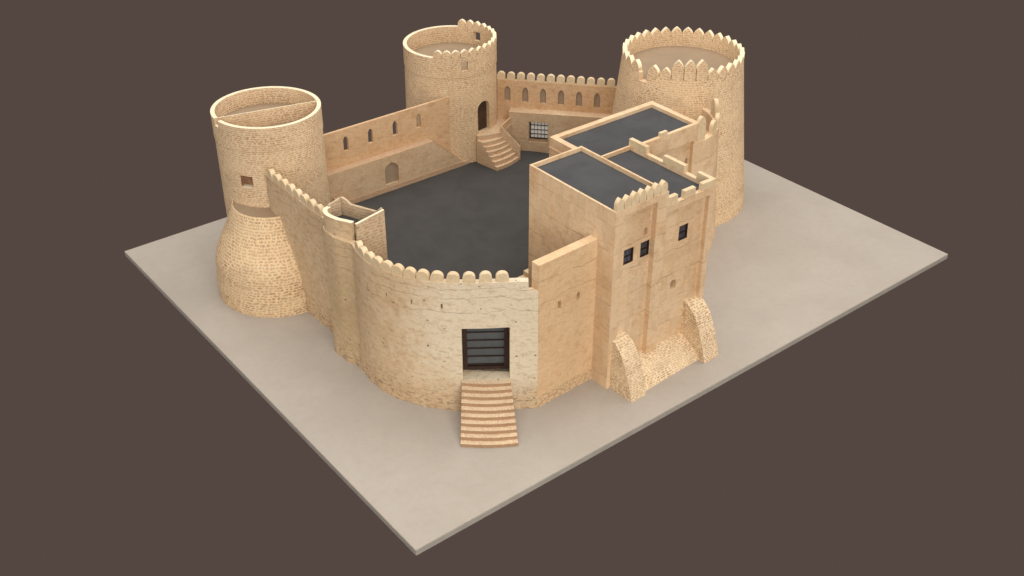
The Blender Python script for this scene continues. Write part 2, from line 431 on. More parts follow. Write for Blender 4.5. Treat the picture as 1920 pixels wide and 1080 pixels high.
def curtain(top, bot, z0, z1, th_top, th_bot, zmid, nz=16, rough=.10):
    """wall solid: outer face lofts from the bot path (z0) to the top path (z1); inner side offset left"""
    bm = bmesh.new(); it = offset(top, th_top); ib = offset(top, th_bot); cols = []
    for i in range(len(top)):
        c = []
        for k in range(nz+1):
            f = k/nz; g = f**.8
            z = z0+(z1-z0)*f
            am = rough*max(0, 1-z/2.2)**.8*mnoise.noise(Vector((bot[i][0]*1.3, bot[i][1]*1.3, z*1.6))) + .02*mnoise.noise(Vector((bot[i][0]*.7, bot[i][1]*.7, z*.7)))
            if i in (0, len(top)-1): am = 0
            a_, b_ = top[max(i-1, 0)], top[min(i+1, len(top)-1)]; tl = Vector((b_[0]-a_[0], b_[1]-a_[1])).normalized()
            c.append((bot[i][0]+(top[i][0]-bot[i][0])*g+tl.y*am*1.6, bot[i][1]+(top[i][1]-bot[i][1])*g-tl.x*am*1.6, z))
        c.append((*it[i], z1)); c.append((*it[i], zmid)); c.append((*ib[i], zmid-.3)); c.append((*ib[i], z0))
        cols.append([bm.verts.new(p) for p in c])
    m = len(cols[0])
    for a, b in zip(cols[:-1], cols[1:]):
        for k in range(m): bm.faces.new((a[k], b[k], b[(k+1)%m], a[(k+1)%m]))
    bm.faces.new(cols[0]); bm.faces.new(list(reversed(cols[-1])))
    return bm

def wall_strip(P, Z0, Z1, th):
    bm = bmesh.new(); off = offset(P, th)
    cols = [[bm.verts.new((*p, z0)), bm.verts.new((*p, z1)), bm.verts.new((*q, z1)), bm.verts.new((*q, z0))] for p, q, z0, z1 in zip(P, off, Z0, Z1)]
    for c, d in zip(cols[:-1], cols[1:]):
        for k in range(4): bm.faces.new((c[k], d[k], d[(k+1)%4], c[(k+1)%4]))
    bm.faces.new(cols[0]); bm.faces.new(list(reversed(cols[-1])))
    return bm

# ------------------------------------------------------------------ the plate and the courtyard
PX, PY, PT = 55.22, 44.45, .47
bm = box(0, PX, 0, PY, -PT, 0)
bmesh.ops.bevel(bm, geom=list(bm.edges), offset=.03, segments=2, affect='EDGES')
g = structure('ground', bm, 'slab', smooth=None)
g.data.materials.append(M['slab_side'])
for f in g.data.polygons:
    if abs(f.normal.z) < .3 and f.area > 1: f.material_index = 1
g['label'] = 'rectangular beige slab the fort stands on'

court = [(8.2, 31.5), (8.2, 22.0), (7.6, 19.0), (7.8, 14.5), (8.9, 11.6), (11.0, 9.4), (14.0, 7.0), (19.4, 7.0), (19.6, 13.2), (26.0, 13.3),
         (26.2, 18.6), (36, 18.6), (39.5, 22.5), (40.6, 27.6), (35.2, 35.2), (33, 36.4), (10.0, 36.4), (9.0, 34)]
structure('courtyard_floor', prism(court, .05, CT), 'court', smooth=None)

# ------------------------------------------------------------------ left round tower
T = thing('round_tower', 'plain topped left round tower with a flared base and a thin wall across its top', 'tower', (9.98, 34.05, 0), 'round stone towers of the fort')
c1 = lambda z: (9.98, 34.05)
me = to_mesh(lathe([(4.02, 0), (4.02, 6), (4.0, 12.32), (4.05, 12.36), (4.05, 14.3)], c1, [(3.74, 14.3), (3.74, 12.95)], 128), 'wall')
def radial_box(cx, cy, ang, r0, r1, w, z0, z1):
    a = math.radians(ang); u = (-math.sin(a), math.cos(a)); n = (math.cos(a), math.sin(a))
    return frame_box((cx, cy), u, n, -w/2, w/2, r0, r1, z0, z1)
angw = math.degrees(math.atan2(31.85-34.05, 6.62-9.98))
me = cut(me, [radial_box(9.98, 34.05, angw, 3.0, 5, 1.0, 9.2, 10.2),
              radial_box(9.98, 34.05, 178.5, 3.4, 5, .55, 13.75, 15)])
w = part('wall', me, 'rub_left', T, cyl_uv(9.98, 34.05, 4.05))
part('window_back', radial_box(9.98, 34.05, angw, 3.45, 3.49, .98, 9.21, 10.19), 'recess_brown', w)
w.data.materials.append(M['recess_brown'])
for f in w.data.polygons:
    c_ = f.center + T.location
    if 9.15 < c_.z < 10.25 and 3.1 < math.hypot(c_.x-9.98, c_.y-34.05) < 3.97 and abs(math.degrees(math.atan2(c_.y-34.05, c_.x-9.98))-angw) < 12: f.material_index = len(w.data.materials)-1
part('roof_floor', disc(9.98, 34.05, 3.745, 12.965), 'floor_tower', T)
d = Vector((13.94-5.95, 32.54-34.41)).normalized()
pw = part('partition_wall', frame_box((9.945, 33.475), d, (-d.y, d.x), -3.80, 3.80, -.04, .04, 12.9, 14.33), 'rub_left', T)
for o in [T] + list(T.children_recursive):
    if o.type == 'MESH':      # the drum is a slightly oval one
        ax = Vector((.783, -.622, 0)); k = .048
        for v in o.data.vertices:
            q = v.co.copy(); q.z = 0; v.co += ax*(q.dot(ax)*k)
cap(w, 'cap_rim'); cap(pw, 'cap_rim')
cb = lambda z: (8.12+.025*z, 31.42+.04*z)
bme = cut(to_mesh(lathe([(4.96, 0), (5.0, .6), (5.02, 1.3), (4.98, 1.9), (4.92, 2.3), (4.93, 2.7), (4.89, 3.2), (4.76, 3.7), (4.54, 4.2), (4.27, 4.8), (3.97, 5.4), (3.66, 6.05), (3.34, 6.8), (3.06, 7.62), (3.02, 7.68)], cb, [(2.96, 7.68), (2.96, 7.55)], 128), 'flared_base'), [box(8.25, 15, 24, 32.2, -1, 9)])
fb = part('flared_base', bme, 'rub_base', T, cyl_uv(8.2, 31.5, 4.6), 50)
part('terrace_floor', cut(to_mesh(lathe([(2.97, 7.5), (2.97, 7.565)], lambda z: (8.31, 31.73), None, 64), 'terrace_floor'), [box(8.25, 15, 24, 32.2, -1, 9)]), 'floor_tower', fb)

# ------------------------------------------------------------------ back round tower
BX, BY = 31.4, 39.4
T = thing('round_tower', 'tall middle round tower with arched doorway and merlons on half its rim', 'tower', (BX, BY, 0), 'round stone towers of the fort')
c2 = lambda z: (BX, BY)
me = to_mesh(lathe([(4.36, 0), (4.32, 6), (4.23, 11.1), (4.28, 11.14), (4.28, 13.0)], c2, [(3.93, 13.0), (3.93, 11.42)], 128), 'wall')
def arch_radial(cx, cy, ang, r0, r1, w, z0, z1, kind):
    a = math.radians(ang)
    return arch_cut((cx, cy), (-math.sin(a), math.cos(a)), (math.cos(a), math.sin(a)), 0, w, z0, z1, r0, r1, kind)
adoor = math.degrees(math.atan2(35.1-BY, 32.02-BX))
a_out = math.degrees(math.atan2(35.28-BY, 30.03-BX)); a_back = math.degrees(math.atan2(38.75-BY+1.2, 35.1-BX))
me = cut(me, [arch_radial(BX, BY, adoor, 2.4, 5.2, 1.52, 5.42, 8.42, 'round'),
              radial_box(BX, BY, a_out, 3.2, 5, .66, 11.75, 12.66),
              radial_box(BX, BY, 14.0, 3.2, 5, .80, 11.85, 12.75)])
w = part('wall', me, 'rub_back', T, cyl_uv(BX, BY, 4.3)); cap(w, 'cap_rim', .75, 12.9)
part('door', radial_box(BX, BY, adoor, 3.80, 3.86, 1.51, 5.43, 8.36), 'door_brown', w)  # added panel standing in for the dark inside of the open doorway
part('roof_floor', disc(BX, BY, 3.935, 11.435), 'floor_tower', T)
step = 11.15
sp = []
for k in range(17):
    a = math.radians(-146.2+step*(k+.5)); sp.append((BX+4.105*math.cos(a), BY+4.105*math.sin(a), 12.99, a+PI/2))
merlons(T, sp, .78, .72, .35, 'ogive', 'rub_back', rim=True)

# ------------------------------------------------------------------ right round tower
T = thing('round_tower', 'wide battered right round tower ringed by pointed merlons, three of them taller', 'tower', (44.2, 23.0, 0), 'round stone towers of the fort')
def c3(z):
    f = max(0, min(1, z/13.4)); return (44.18+.32*f, 22.35+.35*f)
pr = []
for k in range(15):
    z = 13.4*k/14; f = k/14; pr.append((6.75-1.45*f, z))
me = to_mesh(lathe(pr, c3, [(4.86, 13.4), (4.84, 12.62)], 128), 'wall')
cx, cy = c3(13.4)
me = cut(me, [ring_sector(cx, cy, 4.3, 6.2, -178.5, -169.6, 12.72, 14)])
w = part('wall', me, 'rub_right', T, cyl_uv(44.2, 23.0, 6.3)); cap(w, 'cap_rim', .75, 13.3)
part('roof_floor', disc(cx, cy, 4.86, 12.635), 'floor_tower', T)
sp = []; tall = []
for k in range(32):
    a = -135+11.25*k; mid = a+5.62
    mm = (mid+180) % 360 - 180
    if -180 < mm < -170: continue
    if -180 < mm < -156.5 and mm < -160: mid = -163.9; 
    r = math.radians(mid); q = (cx+5.08*math.cos(r), cy+5.07*math.sin(r), 13.38, r+PI/2)
    if -147 < mm < -113: tall.append(q)
    else: sp.append(q)
merlons(T, sp, .98, .96, .42, 'pointed', 'rub_right', rim=True)
merlons(T, tall, .98, 1.74, .42, 'pointed', 'rub_right', 'tall_merlon', rim=True)

# ------------------------------------------------------------------ west wall and gate wall (outer faces)
TOP = [(8.1, 31.6), (7.54, 30.27), (7.51, 26.9), (7.52, 24.2), (7.56, 21.8), (7.60, 20.6)]
BOT = [(8.1, 31.6), (7.72, 30.3), (7.70, 26.6), (7.80, 24.4), (7.82, 22.1), (7.85, 20.6)]
top = catmull(TOP, 5); bot = catmull(BOT, 5)
ZT = 10.55
T = thing('curtain_wall', 'straight stained plaster wall with round merlons running from the flared left tower to the turret', 'wall', (7.6, 26, 0), 'outer and courtyard walls')
part('wall', curtain(top, bot, 0, ZT, .5, 1.3, 9.2), 'pl_west', T, path_uv(top))
inn = offset(TOP, .24)
S0 = arcl(TOP)[1]; sp = []
for k in range(8):
    s = S0+.35+k*1.02; (x, y), tt = at(offset(top, .24), s); sp.append((x, y, ZT-.01, math.atan2(tt.y, tt.x)))
merlons(T, sp, .88, .70, .40, 'round', 'pl_trim')

TOP = [(8.0, 21.35), (7.35, 21.12), (6.97, 20.88), (6.78, 20.25), (6.75, 19.11), (7.06, 18.28), (7.26, 17.60), (7.08, 16.8), (6.83, 15.43), (6.91, 13.98), (7.33, 12.63),
       (7.97, 11.33), (8.95, 10.05), (10.16, 8.90), (11.53, 7.88), (12.91, 6.95), (13.75, 6.33), (14.31, 5.92)]
BOT = [(8.1, 21.2), (7.3, 21.0), (6.84, 20.78), (6.66, 20.2), (6.74, 19.1), (6.95, 18.2), (7.05, 17.55), (6.95, 16.8), (6.86, 15.4), (6.93, 14.1), (7.40, 12.6),
       (7.93, 11.4), (8.85, 10.1), (10.0, 8.96), (11.45, 7.86), (12.85, 6.9), (13.75, 6.27), (14.31, 5.88)]
top = catmull(TOP, 5); bot = catmull(BOT, 5)
T = thing('curtain_wall', 'pale curved front wall holding the gate, its top lined with thirteen round merlons', 'wall', (9.5, 10, 0), 'outer and courtyard walls')
me = to_mesh(curtain(top, bot, 0, ZT, .5, 1.6, 9.0), 'wall')
gu = Vector((12.74-10.13, 6.96-8.87)); gl = gu.length; gu.normalize(); gn = Vector((-gu.y, gu.x)); go = (10.13, 8.87)
cuts = [frame_box(go, gu, gn, 0, gl, -1.0, 1.48, CT, 6.97)]
eu = Vector((14.31-13.75, 5.92-6.33)).normalized(); en = Vector((-eu.y, eu.x))
cuts.append(frame_box((13.78, 6.31), eu, en, 0, 1.4, -.6, 1.4, 9.78, 11))
slits = []
for (x, y, z0, z1) in ((6.90, 15.13, 8.35, 8.72), (7.22, 13.25, 8.52, 8.87), (7.98, 11.43, 8.54, 8.92), (9.24, 9.78, 8.50, 8.88)):
    S = arcl(top); bi = min(range(len(top)), key=lambda i: (top[i][0]-x)**2+(top[i][1]-y)**2)
    _, tt = at(top, S[bi]); n = Vector((-tt.y, tt.x))
    cuts.append(frame_box((x, y), tt, n, -.065, .065, -.5, .5, z0, z1)); slits.append(frame_box((x, y), tt, n, -.0645, .0645, .16, .18, z0, z1))
me = cut(me, cuts)
wallp = part('wall', me, 'pl_front', T, path_uv(top))
for q in slits: part('slit_back', q, 'slit_brown', wallp)  # thin dark panels painted as the shade within the slits
S = arcl(top)
base = [i for i in range(len(top)) if abs(top[i][1]-16.8) < .35]
o24 = offset(top, .25); So = arcl(o24)
def near_s(path, S, q):
    best = (1e9, 0)
    for i in range(len(path)-1):
        for k in range(6):
            f = k/6; x = path[i][0]+(path[i+1][0]-path[i][0])*f; y = path[i][1]+(path[i+1][1]-path[i][1])*f
            e = (x-q[0])**2+(y-q[1])**2
            if e < best[0]: best = (e, S[i]+(S[i+1]-S[i])*f)
    return best[1]
sa = near_s(o24, So, (7.25, 16.55)); sb = near_s(o24, So, (12.85, 7.35))
sp = []
for q in (14.0, 14.93, 15.85, 16.72, 17.62, 18.55, 19.5, 20.47, 21.48, 22.6, 23.71, 24.86, 26.02):
    s = sa+(sb-.33-sa)*(q-14.0)/12.02; (x, y), tt = at(o24, s); sp.append((x, y, ZT-.01, math.atan2(tt.y, tt.x)))
merlons(T, sp, .88, .70, .40, 'round', 'pl_trim')
# gate: dark timber frame, grey leaves, five cross rails
G = part('gate', frame_box(go, gu, gn, .30, gl-.30, 1.39, 1.42, CT+.30, 6.9), 'glass', T)
for a0, a1 in ((.02, .34), (gl-.34, gl-.02)):
    part('jamb', frame_box(go, gu, gn, a0, a1, 1.20, 1.38, CT+.01, 6.95), 'wood', G)
part('sill_beam', frame_box(go, gu, gn, .342, gl-.342, 1.22, 1.38, CT+.01, CT+.27), 'wood', G)
for z in (CT+.33, CT+1.02, CT+1.70, CT+2.38, CT+3.05, CT+3.72):
    part('rail', frame_box(go, gu, gn, .342, gl-.342, 1.29, 1.385, z, z+.07), 'wood', G)
part('head_beam', frame_box(go, gu, gn, .342, gl-.342, 1.22, 1.38, 6.62, 6.95), 'wood', G)

# ------------------------------------------------------------------ turret on the bastion
T = thing('turret', 'small roofless rubble turret with a bulging front and an entrance slot above the gate wall', 'turret', (8.4, 19.2, CT))
oc = catmull([(7.62, 21.15), (7.12, 20.95), (6.84, 20.35), (6.86, 19.75), (7.05, 19.05), (7.34, 18.5), (7.63, 17.96)], 4)
ic = offset(oc, .33)
part('front_wall', wall_strip(list(oc), [10.2]*len(oc), [11.9]*len(oc), .33), 'pl_west', T, path_uv(oc))
cap(T.children[-1], 'cap_rim')

def wall_top_profile(a, b, th, z0, prof, n=24):
    """straight wall from a to b (outer line), thickness to the left, top height prof(f)"""
    u = Vector((b[0]-a[0], b[1]-a[1])); L = u.length; u.normalize(); nn = Vector((-u.y, u.x))
    pts = [(a[0], a[1], z0)] + [(a[0]+u.x*L*i/n, a[1]+u.y*L*i/n, prof(i/n)) for i in range(n+1)] + [(b[0], b[1], z0)]
    return extrude_poly(pts, (nn.x*th, nn.y*th, 0))
part('side_wall', wall_top_profile((7.78, 17.6), (10.05, 17.56), .2, CT-.1, lambda f: 11.9+.38*f), 'rub_turret', T); cap(T.children[-1], 'cap_rim', .5)
def hump(f):
    if f < .22: return 11.93+.37*math.cos(f/.22*PI/2)**.8 if f < .22 else 11.93
    if f > .86: return 11.93+.35*min(1, (f-.86)/.1)
    return 11.93
part('inner_wall', wall_top_profile((8.60, 20.98), (9.96, 17.82), .18, CT-.1, hump), 'rub_turret', T); cap(T.children[-1], 'cap_rim', .5)
part('back_wall', wall_top_profile((8.55, 21.05), (7.62, 21.12), .18, CT-.1, lambda f: 12.3-.28*f), 'rub_turret', T); cap(T.children[-1], 'cap_rim', .5)
part('turret_floor', prism([(7.45, 20.8), (7.08, 20.2), (7.08, 19.8), (7.3, 19.15), (7.62, 18.6), (7.95, 17.9), (9.85, 17.85), (8.55, 20.95), (7.7, 21.0)], 10.7, 10.95), 'court', T)

# ------------------------------------------------------------------ outer staircase
T = thing('outdoor_staircase', 'long flight of ten shallow stone steps climbing from the slab to the gate', 'staircase', (10.3, 6.3, 0))
A0, B0 = Vector((7.68, 5.91)), Vector((10.77, 3.58)); A1, B1 = Vector((10.16, 9.02)), Vector((12.78, 6.96))
N = 10; dz = CT/N
for k in range(N):
    f = k/N; fn = (k+1)/N + (1.2/N if k == N-1 else .0)
    a, b, c, d = A0.lerp(A1, f), B0.lerp(B1, f), B0.lerp(B1, fn), A0.lerp(A1, fn)
    out = Vector((-.58, -.81))
    def bow(p, q, n=8): return [p.lerp(q, i/n) + out*(.16*math.sin(PI*i/n)) for i in range(n+1)]
    pts = bow(a, b)+list(reversed(bow(d, c)))
    z1 = dz*(k+1) - (.012 if k == N-1 else 0)
    bm = prism([(p.x, p.y) for p in pts], 0 if k == 0 else dz*k-.06 if False else 0, z1)
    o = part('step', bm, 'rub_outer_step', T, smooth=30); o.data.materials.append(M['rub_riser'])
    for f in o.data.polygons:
        if abs(f.normal.z) < .5: f.material_index = 1  # upright faces take the darker stone with painted-in shade
    A_, B_ = d, c

# ------------------------------------------------------------------ short side wall between gate wall and keep
T = thing('side_wall', 'thick plain wall with flat top and two small slots beside the gate wall', 'wall', (16.9, 6.3, 0), 'outer and courtyard walls')
su = Vector((19.6-14.31, 6.06-5.88)).normalized(); sn = Vector((-su.y, su.x)); so = (14.31, 5.88)
me = to_mesh(frame_box(so, su, sn, 0, 5.3, 0, .72, 0, 11.77), 'wall')
me = cut(me, [frame_box(so, su, sn, 1.74, 2.02, -.3, .66, 7.62, 8.25), arch_cut(so, su, sn, 3.62, .30, 7.6, 8.22, -.3, .66, 'round')])
ww = part('wall', me, 'pl_keepfoot', T)
part('slit_back', frame_box(so, su, sn, 1.745, 2.015, .30, .32, 7.63, 8.24), 'recess_brown', ww)
part('slit_back', frame_box(so, su, sn, 3.49, 3.75, .30, .32, 7.61, 8.1), 'recess_brown', ww)

# ------------------------------------------------------------------ the keep
K = thing('keep', 'tall square building with dark flat roofs, barred windows and two curved rubble buttresses', 'building', (24.3, 8.9, 0))
AX0, AX1, AY0, AY1 = 19.55, 24.40, 4.45, 13.35; AZ = 14.45
me = to_mesh(box(AX0, AX1, AY0, AY1, 0, AZ), 'wall')
cuts = [box(AX0+.16, AX1-.16, AY0+.42, AY1-.16, 14.12, 15),
        box(20.27, 23.38, 3.9, 4.88, -.5, 13.98)]
me = cut(me, cuts)
me = cut(me, [box(20.91, 21.84, 4.5, 5.12, 9.71, 10.90), box(22.48, 23.34, 4.5, 5.12, 9.70, 10.92),
              arch_cut((0, 4.9), (1, 0), (0, 1), 22.86, .34, 11.45, 12.02, -.2, .25, 'round')])
wa = part('wall', me, 'pl_keep', K)
part('roof', box(AX0+.165, AX1-.165, AY0+.425, AY1-.165, 14.06, 14.135), 'roof', K)
BZ = 13.34; BX1 = 29.08
me = to_mesh(box(AX1+.002, BX1, AY0, AY1-.45, 0, BZ), 'wall')
me = cut(me, [box(AX1-.2, BX1-.34, AY0+.34, AY1-.62, 13.02, 15), box(24.403, 28.55, 3.9, 4.78, -.5, 12.78)])
me = cut(me, [box(26.10, 27.0, 4.3, 5.0, 9.75, 10.96), arch_cut((0, 4.7), (1, 0), (0, 1), 25.98, .56, 5.85, 6.62, -.3, .35, 'round')])
wb = part('wall', me, 'pl_keep', K)
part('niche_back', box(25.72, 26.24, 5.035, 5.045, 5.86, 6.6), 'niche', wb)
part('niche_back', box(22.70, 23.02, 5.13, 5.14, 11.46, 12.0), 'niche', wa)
part('roof', box(AX1-.0, BX1-.345, AY0+.345, AY1-.625, 12.98, 13.035), 'roof', K)
merlons(K, [(19.64+(i+.5)*.667, 4.66, AZ-.01, 0) for i in range(7)], .62, .92, .36, 'ogive', 'pl_trim')
for x0, x1, y0, y1 in ((24.405, 25.32, 4.452, 4.79), (25.99, 27.05, 4.452, 4.79), (27.72, 29.078, 4.452, 4.79),
                       (28.742, 29.078, 4.792, 5.98), (28.742, 29.078, 7.2, 9.3), (28.742, 29.078, 11.05, 12.88)):
    part('battlement', box(x0, x1, y0, y1, BZ-.05, 13.90), 'pl_trim', K, smooth=None)
def barred(parent, x0, x1, y, z0, z1, nb=6, nm='barred_window'):
    wn = part(nm, box(x0, x1, y+.10, y+.12, z0, z1), 'pane_blue', parent)
    t = .07
    bm = box(x0, x0+t, y-.02, y+.08, z0, z1); box(x1-t, x1, y-.02, y+.08, z0, z1, bm)
    box(x0+t+.002, x1-t-.002, y-.02, y+.08, z0, z0+t*1.3, bm); box(x0+t+.002, x1-t-.002, y-.02, y+.08, z1-t, z1, bm)
    part('frame', bm, 'wood', wn)
    part('crossbar', box(x0+t+.002, x1-t-.002, y+.0, y+.05, (z0+z1)/2-.045, (z0+z1)/2+.045), 'bars', wn)
    for i in range(nb):
        x = x0+t+(x1-x0-t*2)*(i+.5)/nb
        part('bar', box(x-.026, x+.026, y+.052, y+.085, z0+t, z1-t), 'bars', wn)
barred(K, 20.92, 21.83, 4.93, 9.72, 10.89); barred(K, 22.49, 23.33, 4.93, 9.71, 10.91); barred(K, 26.11, 26.99, 4.82, 9.76, 10.95)
# battered rubble plinth between the buttresses
pts = [(2.52, 0), (2.75, .42), (3.4, .95), (4.3, 1.32), (5.05, 1.55), (5.05, 0)]
bm = bmesh.new()
L0 = [bm.verts.new((21.30, y, z)) for y, z in pts]; L1 = [bm.verts.new((27.35, y+(.30 if i < 3 else .15 if i == 3 else 0), z)) for i, (y, z) in enumerate(pts)]
bm.faces.new(L0); bm.faces.new(list(reversed(L1)))
for i in range(6): bm.faces.new((L0[i], L0[(i+1)%6], L1[(i+1)%6], L1[i]))
part('plinth', bm, 'rub_buttress', K, lambda p, n: (p.x, p.z*.8+p.y*.9))
def buttress(x0, x1, zt):
    prof = [(2.2, 0), (2.33, .6), (2.49, 1.15), (2.69, 1.7), (2.91, 2.25), (3.17, 2.8), (3.45, 3.3), (3.77, 3.7), (4.15, 3.98), (4.6, zt-.04), (5.04, zt), (5.04, 0)]
    return extrude_poly([(x0, y, z) for y, z in prof], (x1-x0, 0, 0))
b1 = part('buttress', buttress(19.9, 21.36, 4.15), 'rub_buttress', K, smooth=45)
b2 = part('buttress', buttress(27.32, 28.86, 4.25), 'rub_buttress', K, smooth=45)
for b in (b1, b2):
    uvl = b.data.uv_layers['UVMap']; rl = K.location
    for f in b.data.polygons:
        if abs(f.normal.x) < .5:
            for li in f.loop_indices:
                p = b.data.vertices[b.data.loops[li].vertex_index].co + rl
                uvl.data[li].uv = (p.x, p.z*1.12 + (p.y-2.2)*.35)

# ------------------------------------------------------------------ lower block behind the keep
R = thing('rear_building', 'lower flat roofed building behind the tall one, its dark roof edged by a thick rim', 'building', (31.5, 16, 0))
RX0, RX1, RY0, RY1, RZ = 25.99, 37.0, 13.36, 18.78, 12.68
me = to_mesh(box(RX0, RX1, RY0, RY1, 0, RZ), 'wall')
me = cut(me, [box(RX0+.5, RX1-.5, RY0+.3, RY1-.5, 12.38, 14), box(28.0, 36.5, 12.9, 13.66, 2.0, 11.25)])
me = cut(me, [arch_cut((0, 13.66), (1, 0), (0, 1), 36.08, .34, 8.85, 9.75, -.3, .4, 'pointed'), box(25.5, 26.4, 14.6, 14.9, 10.9, 11.4)])
part('wall', me, 'pl_keep', R)
part('roof', box(RX0+.505, RX1-.505, RY0+.305, RY1-.505, 12.32, 12.395), 'roof', R)
bm = box(RX0-.05, RX0+.0, RY0, RY1, RZ-.95, RZ-.8)
part('cornice', bm, 'pl_keep', R, smooth=None)
part('battlement', box(32.6, 33.35, RY0+.002, RY0+.26, RZ-.04, RZ+.34), 'pl_trim', R, smooth=None)
part('window_back', box(26.36, 26.38, 14.61, 14.89, 10.92, 11.38), 'bars', R)

# ------------------------------------------------------------------ east wall between rear block and right tower
T = thing('curtain_wall', 'short curved wall with three round merlons between the rear roof and the right tower', 'wall', (39, 14, 0), 'outer and courtyard walls')
TOPE = [(36.4, 13.32), (37.2, 13.25), (38.2, 13.35), (39.2, 13.7), (40.3, 14.25), (41.3, 15.1), (42.0, 16.2), (42.4, 17.4), (42.6, 18.4)]
BOTE = [(36.4, 13.2), (37.2, 12.9), (38.3, 12.9), (39.5, 13.15), (40.5, 13.75), (41.6, 14.4), (42.6, 15.3), (43.0, 16.6), (43.0, 17.6)]
top = catmull(TOPE, 4); bot = catmull(BOTE, 4)
part('wall', curtain(top, bot, 0, 11.0, .5, .9, 9.5), 'pl_keep', T, path_uv(top))
o2 = offset(top, .2)
sp = []
for s, h, w_ in ((1.75, 1.15, 1.15), (2.9, .95, 1.05), (4.3, 1.0, 1.05), (6.2, 1.35, 1.05)):
    (x, y), tt = at(o2, s); sp.append((x, y, 10.98, math.atan2(tt.y, tt.x), h, w_))
sp[0] = (37.25, 13.5, 10.98, 0.0, 1.85, .98)
merlons(T, sp, .95, 1.12, .34, 'round', 'pl_trim')

# ------------------------------------------------------------------ courtyard wall between left and middle towers
T = thing('courtyard_wall', 'brown inner wall with four pointed loopholes between the left and middle towers', 'wall', (21, 36, CT), 'outer and courtyard walls')
me = to_mesh(box(12.6, 28.78, 36.0, 36.24, 0, 9.42), 'wall')
cuts = [arch_cut((0, 36.0), (1, 0), (0, 1), a, .50, 7.38, 8.74, -.3, .6, 'pointed') for a in (17.82, 20.30, 22.84, 25.34)]
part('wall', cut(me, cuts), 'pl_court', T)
# thick lower bench with sloping end
me = to_mesh(extrude_poly([(12.8, 35.17, 0), (12.8, 35.17, 6.05), (26.25, 35.17, 6.05), (29.55, 35.17, 2.98), (30.2, 35.17, 2.93), (30.2, 35.17, 0)], (0, .828, 0)), 'bench_wall')
me = cut(me, [arch_cut((0, 35.17), (1, 0), (0, 1), 21.70, 1.42, 3.32, 5.42, -.3, .22, 'tudor')])
bw = part('bench_wall', me, 'pl_ledge', T)
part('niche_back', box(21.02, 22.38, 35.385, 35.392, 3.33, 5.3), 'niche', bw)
bm = extrude_poly([(12.9, 35.172, 6.052), (26.26, 35.172, 6.052), (29.56, 35.172, 2.982), (30.19, 35.172, 2.932), (30.19, 35.172, 2.95), (29.56, 35.172, 3.0), (26.27, 35.172, 6.075), (12.9, 35.172, 6.075)], (0, .826, 0))
part('bench_top', bm, 'rub_ledge', T, lambda p, n: (p.x, p.y) if abs(n.y) < .7 else (p.x, p.z))
part('bench_foot', box(12.9, 29.9, 35.10, 35.168, CT, CT+.95) if False else extrude_poly([(13.5, 35.12, CT), (13.5, 35.12, 3.12), (29.2, 35.12, 3.12), (29.6, 35.12, 2.95), (30.0, 35.12, 2.9), (30.0, 35.12, CT)], (0, .048, 0)), 'rub_ledge', T, smooth=None)
part('end_merlon', extrude_poly([(28.35, 36.10+0, 9.4)]+[(28.35+.42-.42*math.cos(i*PI/8), 36.10, 9.4+.75*math.sin(i*PI/8)) for i in range(9)][:9], (0, .26, 0)), 'pl_trim', T)
# low ledge against the left tower
part('corner_ramp', extrude_poly([(15.6, 34.2, CT), (15.6, 34.2, 3.9), (16.6, 34.2, 3.5), (17.1, 34.2, 2.8), (17.1, 34.2, CT)], (0, .92, 0)), 'pl_court', T)

# ------------------------------------------------------------------ back wall between middle and right towers
a = Vector((35.62, 34.38)); b = Vector((37.49, 32.33)); u = (b-a).normalized(); n = Vector((-u.y, u.x))
T = thing('courtyard_wall', 'brown back wall with six blind pointed niches, a barred window and round merlons', 'wall', (a.x, a.y, CT), 'outer and courtyard walls')
bo = a + n*1.02
s0, s1 = -2.3, 10.2
def sl(s): return 9.27-.06*(s+1.5)/10
pts = [(s0, 0), (s0, sl(s0)), (s1, sl(s1)), (s1, 0)]
me = to_mesh(extrude_poly([(bo.x+u.x*q, bo.y+u.y*q, z) for q, z in pts], (n.x*.42, n.y*.42, 0)), 'wall')
cc = []
for k in range(6):
    q = Vector((35.46+ (41.15-35.46)*k/5, 36.05+(29.81-36.05)*k/5)); s = (q-bo).dot(u)
    cc.append(s)
me = cut(me, [arch_cut(bo, u, n, s, .58, 7.23-.03*k, 8.70-.03*k, -.3, .20, 'pointed') for k, s in enumerate(cc)])
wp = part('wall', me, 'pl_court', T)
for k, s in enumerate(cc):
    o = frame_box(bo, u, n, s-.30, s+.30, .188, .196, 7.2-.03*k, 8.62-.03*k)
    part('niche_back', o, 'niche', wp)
sp = []
ma = Vector((34.8, 36.76)); 
for k in range(12):
    s = -1.954+k*.934
    p = bo+u*s+n*.21; sp.append((p.x, p.y, sl(s)-.01, math.atan2(u.y, u.x)))
merlons(T, sp, .75, .76, .36, 'round', 'pl_trim')
me = to_mesh(frame_box(a, u, n, -1.06, 9.0, 0, 1.018, 0, 6.56), 'bench_wall')
me = cut(me, [frame_box(a, u, n, .86, 2.68, -.3, .24, 3.62, 5.68)])
bw = part('bench_wall', me, 'pl_ledge', T)
wn = part('barred_window', frame_box(a, u, n, 1.03, 2.66, .15, .17, 4.05, 5.66), 'pane_white', bw)
bm = frame_box(a, u, n, .97, 1.05, .04, .145, 3.98, 5.67); frame_box(a, u, n, 1.052, 2.67, .04, .145, 3.98, 4.08, bm)
part('frame', bm, 'bars', wn)
for z in (4.42, 4.86, 5.32): part('crossbar', frame_box(a, u, n, 1.052, 2.67, .08, .11, z, z+.07), 'bars', wn)
for k in range(1, 5): 
    q = 1.05+1.62*k/5; part('bar', frame_box(a, u, n, q-.02, q+.02, .112, .135, 4.08, 5.67), 'bars', wn)

